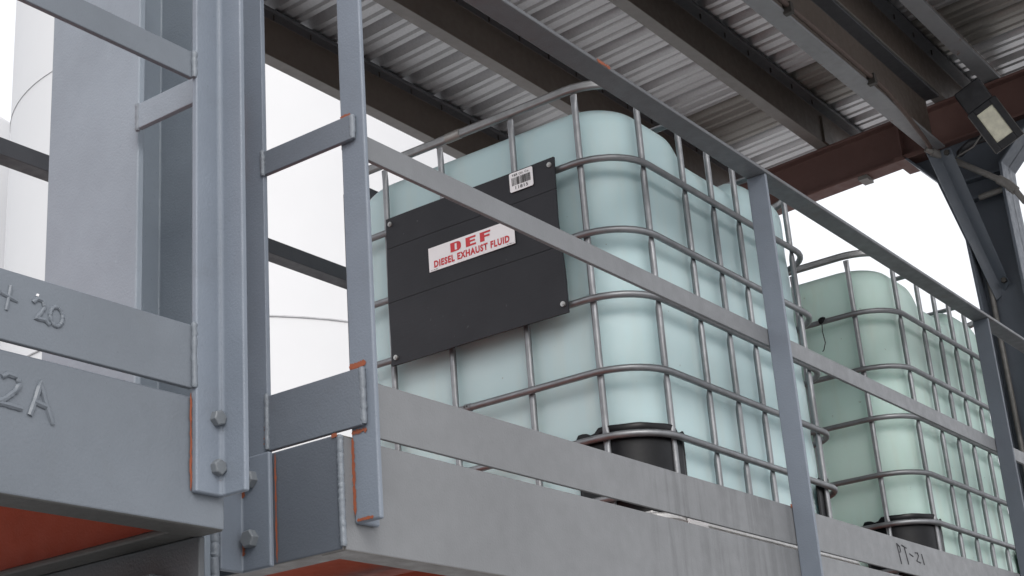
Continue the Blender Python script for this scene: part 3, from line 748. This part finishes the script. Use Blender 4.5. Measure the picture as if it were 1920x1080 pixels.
# roof sheets: trapezoidal ribs every .1285 with two small stiffening beads between
SHEET_W = .1285*3
def sheet(x0, n, ya, yb, mat, parent, dz=0.):
    prof = []
    for i in range(n):
        a = x0+.1285*i
        for dx, dz_ in ((-.0205, 0), (-.0095, .025), (.0095, .025), (.0205, 0), (.0365, 0), (.0405, .0080), (.0465, .0080), (.0505, 0), (.0780, 0), (.0820, .0080), (.0880, .0080), (.0920, 0)):
            prof.append((a+dx, dz_))
    prof.append((x0+.1285*n-.0205, 0))
    V = []; 
    for y in (ya, yb):
        for x, dzz in prof: V.append((x, y, zp(y)+DP+.0015+dzz+dz))
    for y in (ya, yb):
        for x, dzz in prof: V.append((x, y, zp(y)+DP+.0022+dzz+dz))
    m_ = len(prof); F = [(i, i+1, m_+i+1, m_+i) for i in range(m_-1)]+[(2*m_+i, 3*m_+i, 3*m_+i+1, 2*m_+i+1) for i in range(m_-1)]
    F += [(i, i+1, 2*m_+i+1, 2*m_+i) for i in range(m_-1)]+[(m_+i, 3*m_+i, 3*m_+i+1, m_+i+1) for i in range(m_-1)]
    return MB().add(V, F).build('sheet', mat, parent)
rf = thing('metal_roof', 'ribbed galvanised metal roof sheets seen from below above the platform', 'roof', (1.5, 1.1, 1.9))
ph = 2.6839-.1285*2; xs = ph-.1285*30; i = 0
# sheets three ribs wide; the one over x=3.5..3.75 is darker and browner
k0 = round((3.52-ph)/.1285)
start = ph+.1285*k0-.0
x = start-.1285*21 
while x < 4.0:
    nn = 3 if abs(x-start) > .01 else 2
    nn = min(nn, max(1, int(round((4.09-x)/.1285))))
    sheet(x, nn, -.16, 2.325, M['deckdark'] if abs(x-start) < .01 else M['deck'], rf)
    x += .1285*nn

# ------------------------------------------------------------------ dark canopy column with haunches
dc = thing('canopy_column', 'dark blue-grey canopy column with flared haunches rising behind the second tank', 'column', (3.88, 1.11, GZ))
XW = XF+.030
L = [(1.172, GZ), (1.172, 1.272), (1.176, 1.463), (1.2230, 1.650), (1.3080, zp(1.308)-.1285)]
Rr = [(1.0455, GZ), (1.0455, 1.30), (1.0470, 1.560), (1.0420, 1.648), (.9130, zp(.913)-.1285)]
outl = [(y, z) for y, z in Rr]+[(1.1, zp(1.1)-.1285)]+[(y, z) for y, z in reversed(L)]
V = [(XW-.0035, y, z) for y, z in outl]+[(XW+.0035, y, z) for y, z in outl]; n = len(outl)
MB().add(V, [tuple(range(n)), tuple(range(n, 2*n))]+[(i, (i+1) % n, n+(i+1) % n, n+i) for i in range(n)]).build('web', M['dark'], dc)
def flange(line, sgn, name):
    mb = MB(); V = []; t = .0085*sgn; n = len(line)
    for y, z in line:
        V += [(XF-.0262, y, z), (XF+.0862, y, z), (XF+.0862, y-t, z), (XF-.0262, y-t, z)]
    F = [(4*i+k, 4*i+(k+1) % 4, 4*i+4+(k+1) % 4, 4*i+4+k) for i in range(n-1) for k in range(4)]+[(0, 1, 2, 3), tuple(4*n-4+k for k in range(4))]
    return mb.add(V, F).build(name, M['dark'], dc, bevel=.003)
flange(L, 1, 'flange'); flange(Rr, -1, 'flange')
MB().box(XF-.0262, XF+.0862, 1.2405, 1.33, zp(1.28)-.142, zp(1.28)-.1287).build('cap_plate', M['red'], dc, bevel=.002)
for y in (1.2985, 1.2800):
    hexbolt((XF-.008, y, zp(y)-.142), (0, 0, -1), .008, .008, dc, 'screwdark')
for z in (1.640, 1.583):
    MB().box(XW-.030, XW-.0036, 1.054, 1.163, z-.004, z+.004).build('stiffener', M['dark'], dc, bevel=.002)
MB().box(XF-.07, XF+.13, .98, 1.24, GZ, GZ+.02).build('base_plate', M['dark'], dc)
# knee brace: angle from the strut down to the column web
kb = thing('knee_brace', 'dark angle brace slanting from the peeling strut down to the column web', 'brace', (3.86, 1.11, 1.28))
A0, A1 = Vector((3.742, 1.2135, 1.716)), Vector((3.862, 1.1365, 1.290))
B0, B1 = Vector((3.738, 1.1420, 1.694)), Vector((3.858, 1.0930, 1.328))
cA, cB = (A0*.52+B0*.48), (A1*.52+B1*.48)
V = []
for a, c, b_ in ((A0, cA+Vector((.022, .006, 0)), B0), (A1, cB+Vector((.022, .004, 0)), B1)):
    d = Vector((.006, .002, 0)); V += [a, c, b_, b_+d, c+d, a+d]
F = [(i, (i+1) % 6, 6+(i+1) % 6, 6+i) for i in range(6)]+[tuple(range(6)), tuple(range(6, 12))]
MB().add(V, F).build('angle', M['dark'], kb, bevel=.002)
for f_ in (.035, .955):
    p = A0.lerp(A1, f_)*.25+B0.lerp(B1, f_)*.75; hexbolt(p+Vector((.004, 0, 0)), (-1, -.3, 0), .008, .009, kb, 'rustbolt' if 'rustbolt' in M else 'screwdark')
# grey conduit elbow under the floodlight
gc = thing('conduit', 'grey conduit bending from the strut end past the floodlight to the right', 'conduit', (3.8, 1.1, 1.6))
P = [(3.735, 1.207, 1.712), (3.750, 1.196, 1.703), (3.770, 1.184, 1.697), (3.790, 1.168, 1.690), (3.800, 1.150, 1.676), (3.80, 1.105, 1.637), (3.80, 1.045, 1.586), (3.80, 1.018, 1.556), (3.80, .998, 1.512), (3.80, .95, 1.47)]
MB().tube(P, .0085, 10).build('pipe', M['conduit'], gc, smooth=True)
MB().tube([(3.80, 1.052, 1.592), (3.80, 1.030, 1.570), (3.80, 1.014, 1.546)], .0125, 10).build('coupling', M['conduit'], gc, smooth=True)
MB().tube([(3.748, 1.1965, 1.7035), (3.772, 1.1835, 1.6965)], .0118, 10).build('coupling', M['conduit'], gc, smooth=True)
MB().tube([(3.84, 1.122, 1.574), (3.84, 1.046, 1.578)], .009, 8).build('strap', M['conduit'], gc, smooth=True)
vp_ = thing('conduit', 'thin dark conduit running down the face of the dark column', 'conduit', (3.84, 1.14, GZ))
MB().tube([(XW-.014, 1.1465, z) for z in (1.365, .9, .4, GZ)], .0075, 8).build('pipe', M['conduit'], vp_, smooth=True)

# ------------------------------------------------------------------ floodlight
fl = thing('floodlight', 'black floodlight with a dusty yellowed lens bracketed to the column head', 'floodlight', (3.7, 1.03, 1.7))
XL = 3.70
def P3(y, z, x=XL): return Vector((x, y, z))
lc_ = [P3(1.044, 1.738), P3(.997, 1.755), P3(.968, 1.669), P3(1.014, 1.650)]     # lens corners: tl tr br bl
c0 = sum(lc_, Vector())/4; ux = ((lc_[1]-lc_[0])+(lc_[2]-lc_[3]))/2; uz = ((lc_[0]-lc_[3])+(lc_[1]-lc_[2]))/2
ux.normalize(); uz = (uz-ux*uz.dot(ux)).normalized(); nx = ux.cross(uz)
if nx.x > 0: nx = -nx
tl = math.radians(16); nx2 = (nx*math.cos(tl)-uz*math.sin(tl)); uz2 = (uz*math.cos(tl)+nx*math.sin(tl)); nx, uz = nx2, uz2
def lp_(a, b_, c): return c0+ux*a+uz*b_+nx*c
def lamp_box(mb, a0, a1, b0, b1, c0_, c1_, taper=1.):
    V = [lp_(a*(taper if c == c0_ else 1), b_*(taper if c == c0_ else 1), c) for c in (c0_, c1_) for b_ in (b0, b1) for a in (a0, a1)]
    return mb.add(V, [(0, 2, 3, 1), (4, 5, 7, 6), (0, 1, 5, 4), (2, 6, 7, 3), (0, 4, 6, 2), (1, 3, 7, 5)])
wl, hl = .0245, .0455
lamp_box(MB(), -.041, .041, -.066, .060, -.065, -.004, .72).build('housing', M['housing'], fl, bevel=.012)
lamp_box(MB(), -.041, .038, .060, .128, -.060, .004, .8).build('ballast_box', M['housing'], fl, bevel=.01)
fr = MB()
for a0, a1, b0, b1 in ((-.043, -wl, -.068, .060), (wl, .043, -.068, .060), (-wl, wl, -.068, -hl), (-wl, wl, hl, .060)): lamp_box(fr, a0, a1, b0, b1, -.003, .004)
fr.build('bezel', M['housing'], fl, bevel=.003)
edge_ = [lp_(a, b_, .0045) for a, b_ in ((-.0425, .055), (-.0425, -.0655), (-.028, -.068), (.042, -.0675), (.0428, .050))]
MB().tube(edge_, .0013, 6).build('rim', M['rim'], fl, smooth=True)
lens = MB(); lamp_box(lens, -wl, wl, -hl, hl, -.004, .0005).build('lens', M['lens'], fl, bevel=.006)
arm = MB(); arm.tube([lp_(-.035, -.012, -.03), (3.74, 1.085, 1.690), (3.76, 1.112, 1.688), (3.79, 1.135, 1.692)], .011, 10); arm.build('arm', M['housing'], fl, smooth=True)
MB().tube([lp_(-.041, .0, -.01), (3.73, 1.080, 1.672), (3.75, 1.12, 1.672), (3.78, 1.16, 1.676)], .0022, 6).build('cable', M['conduit'], fl, smooth=True)
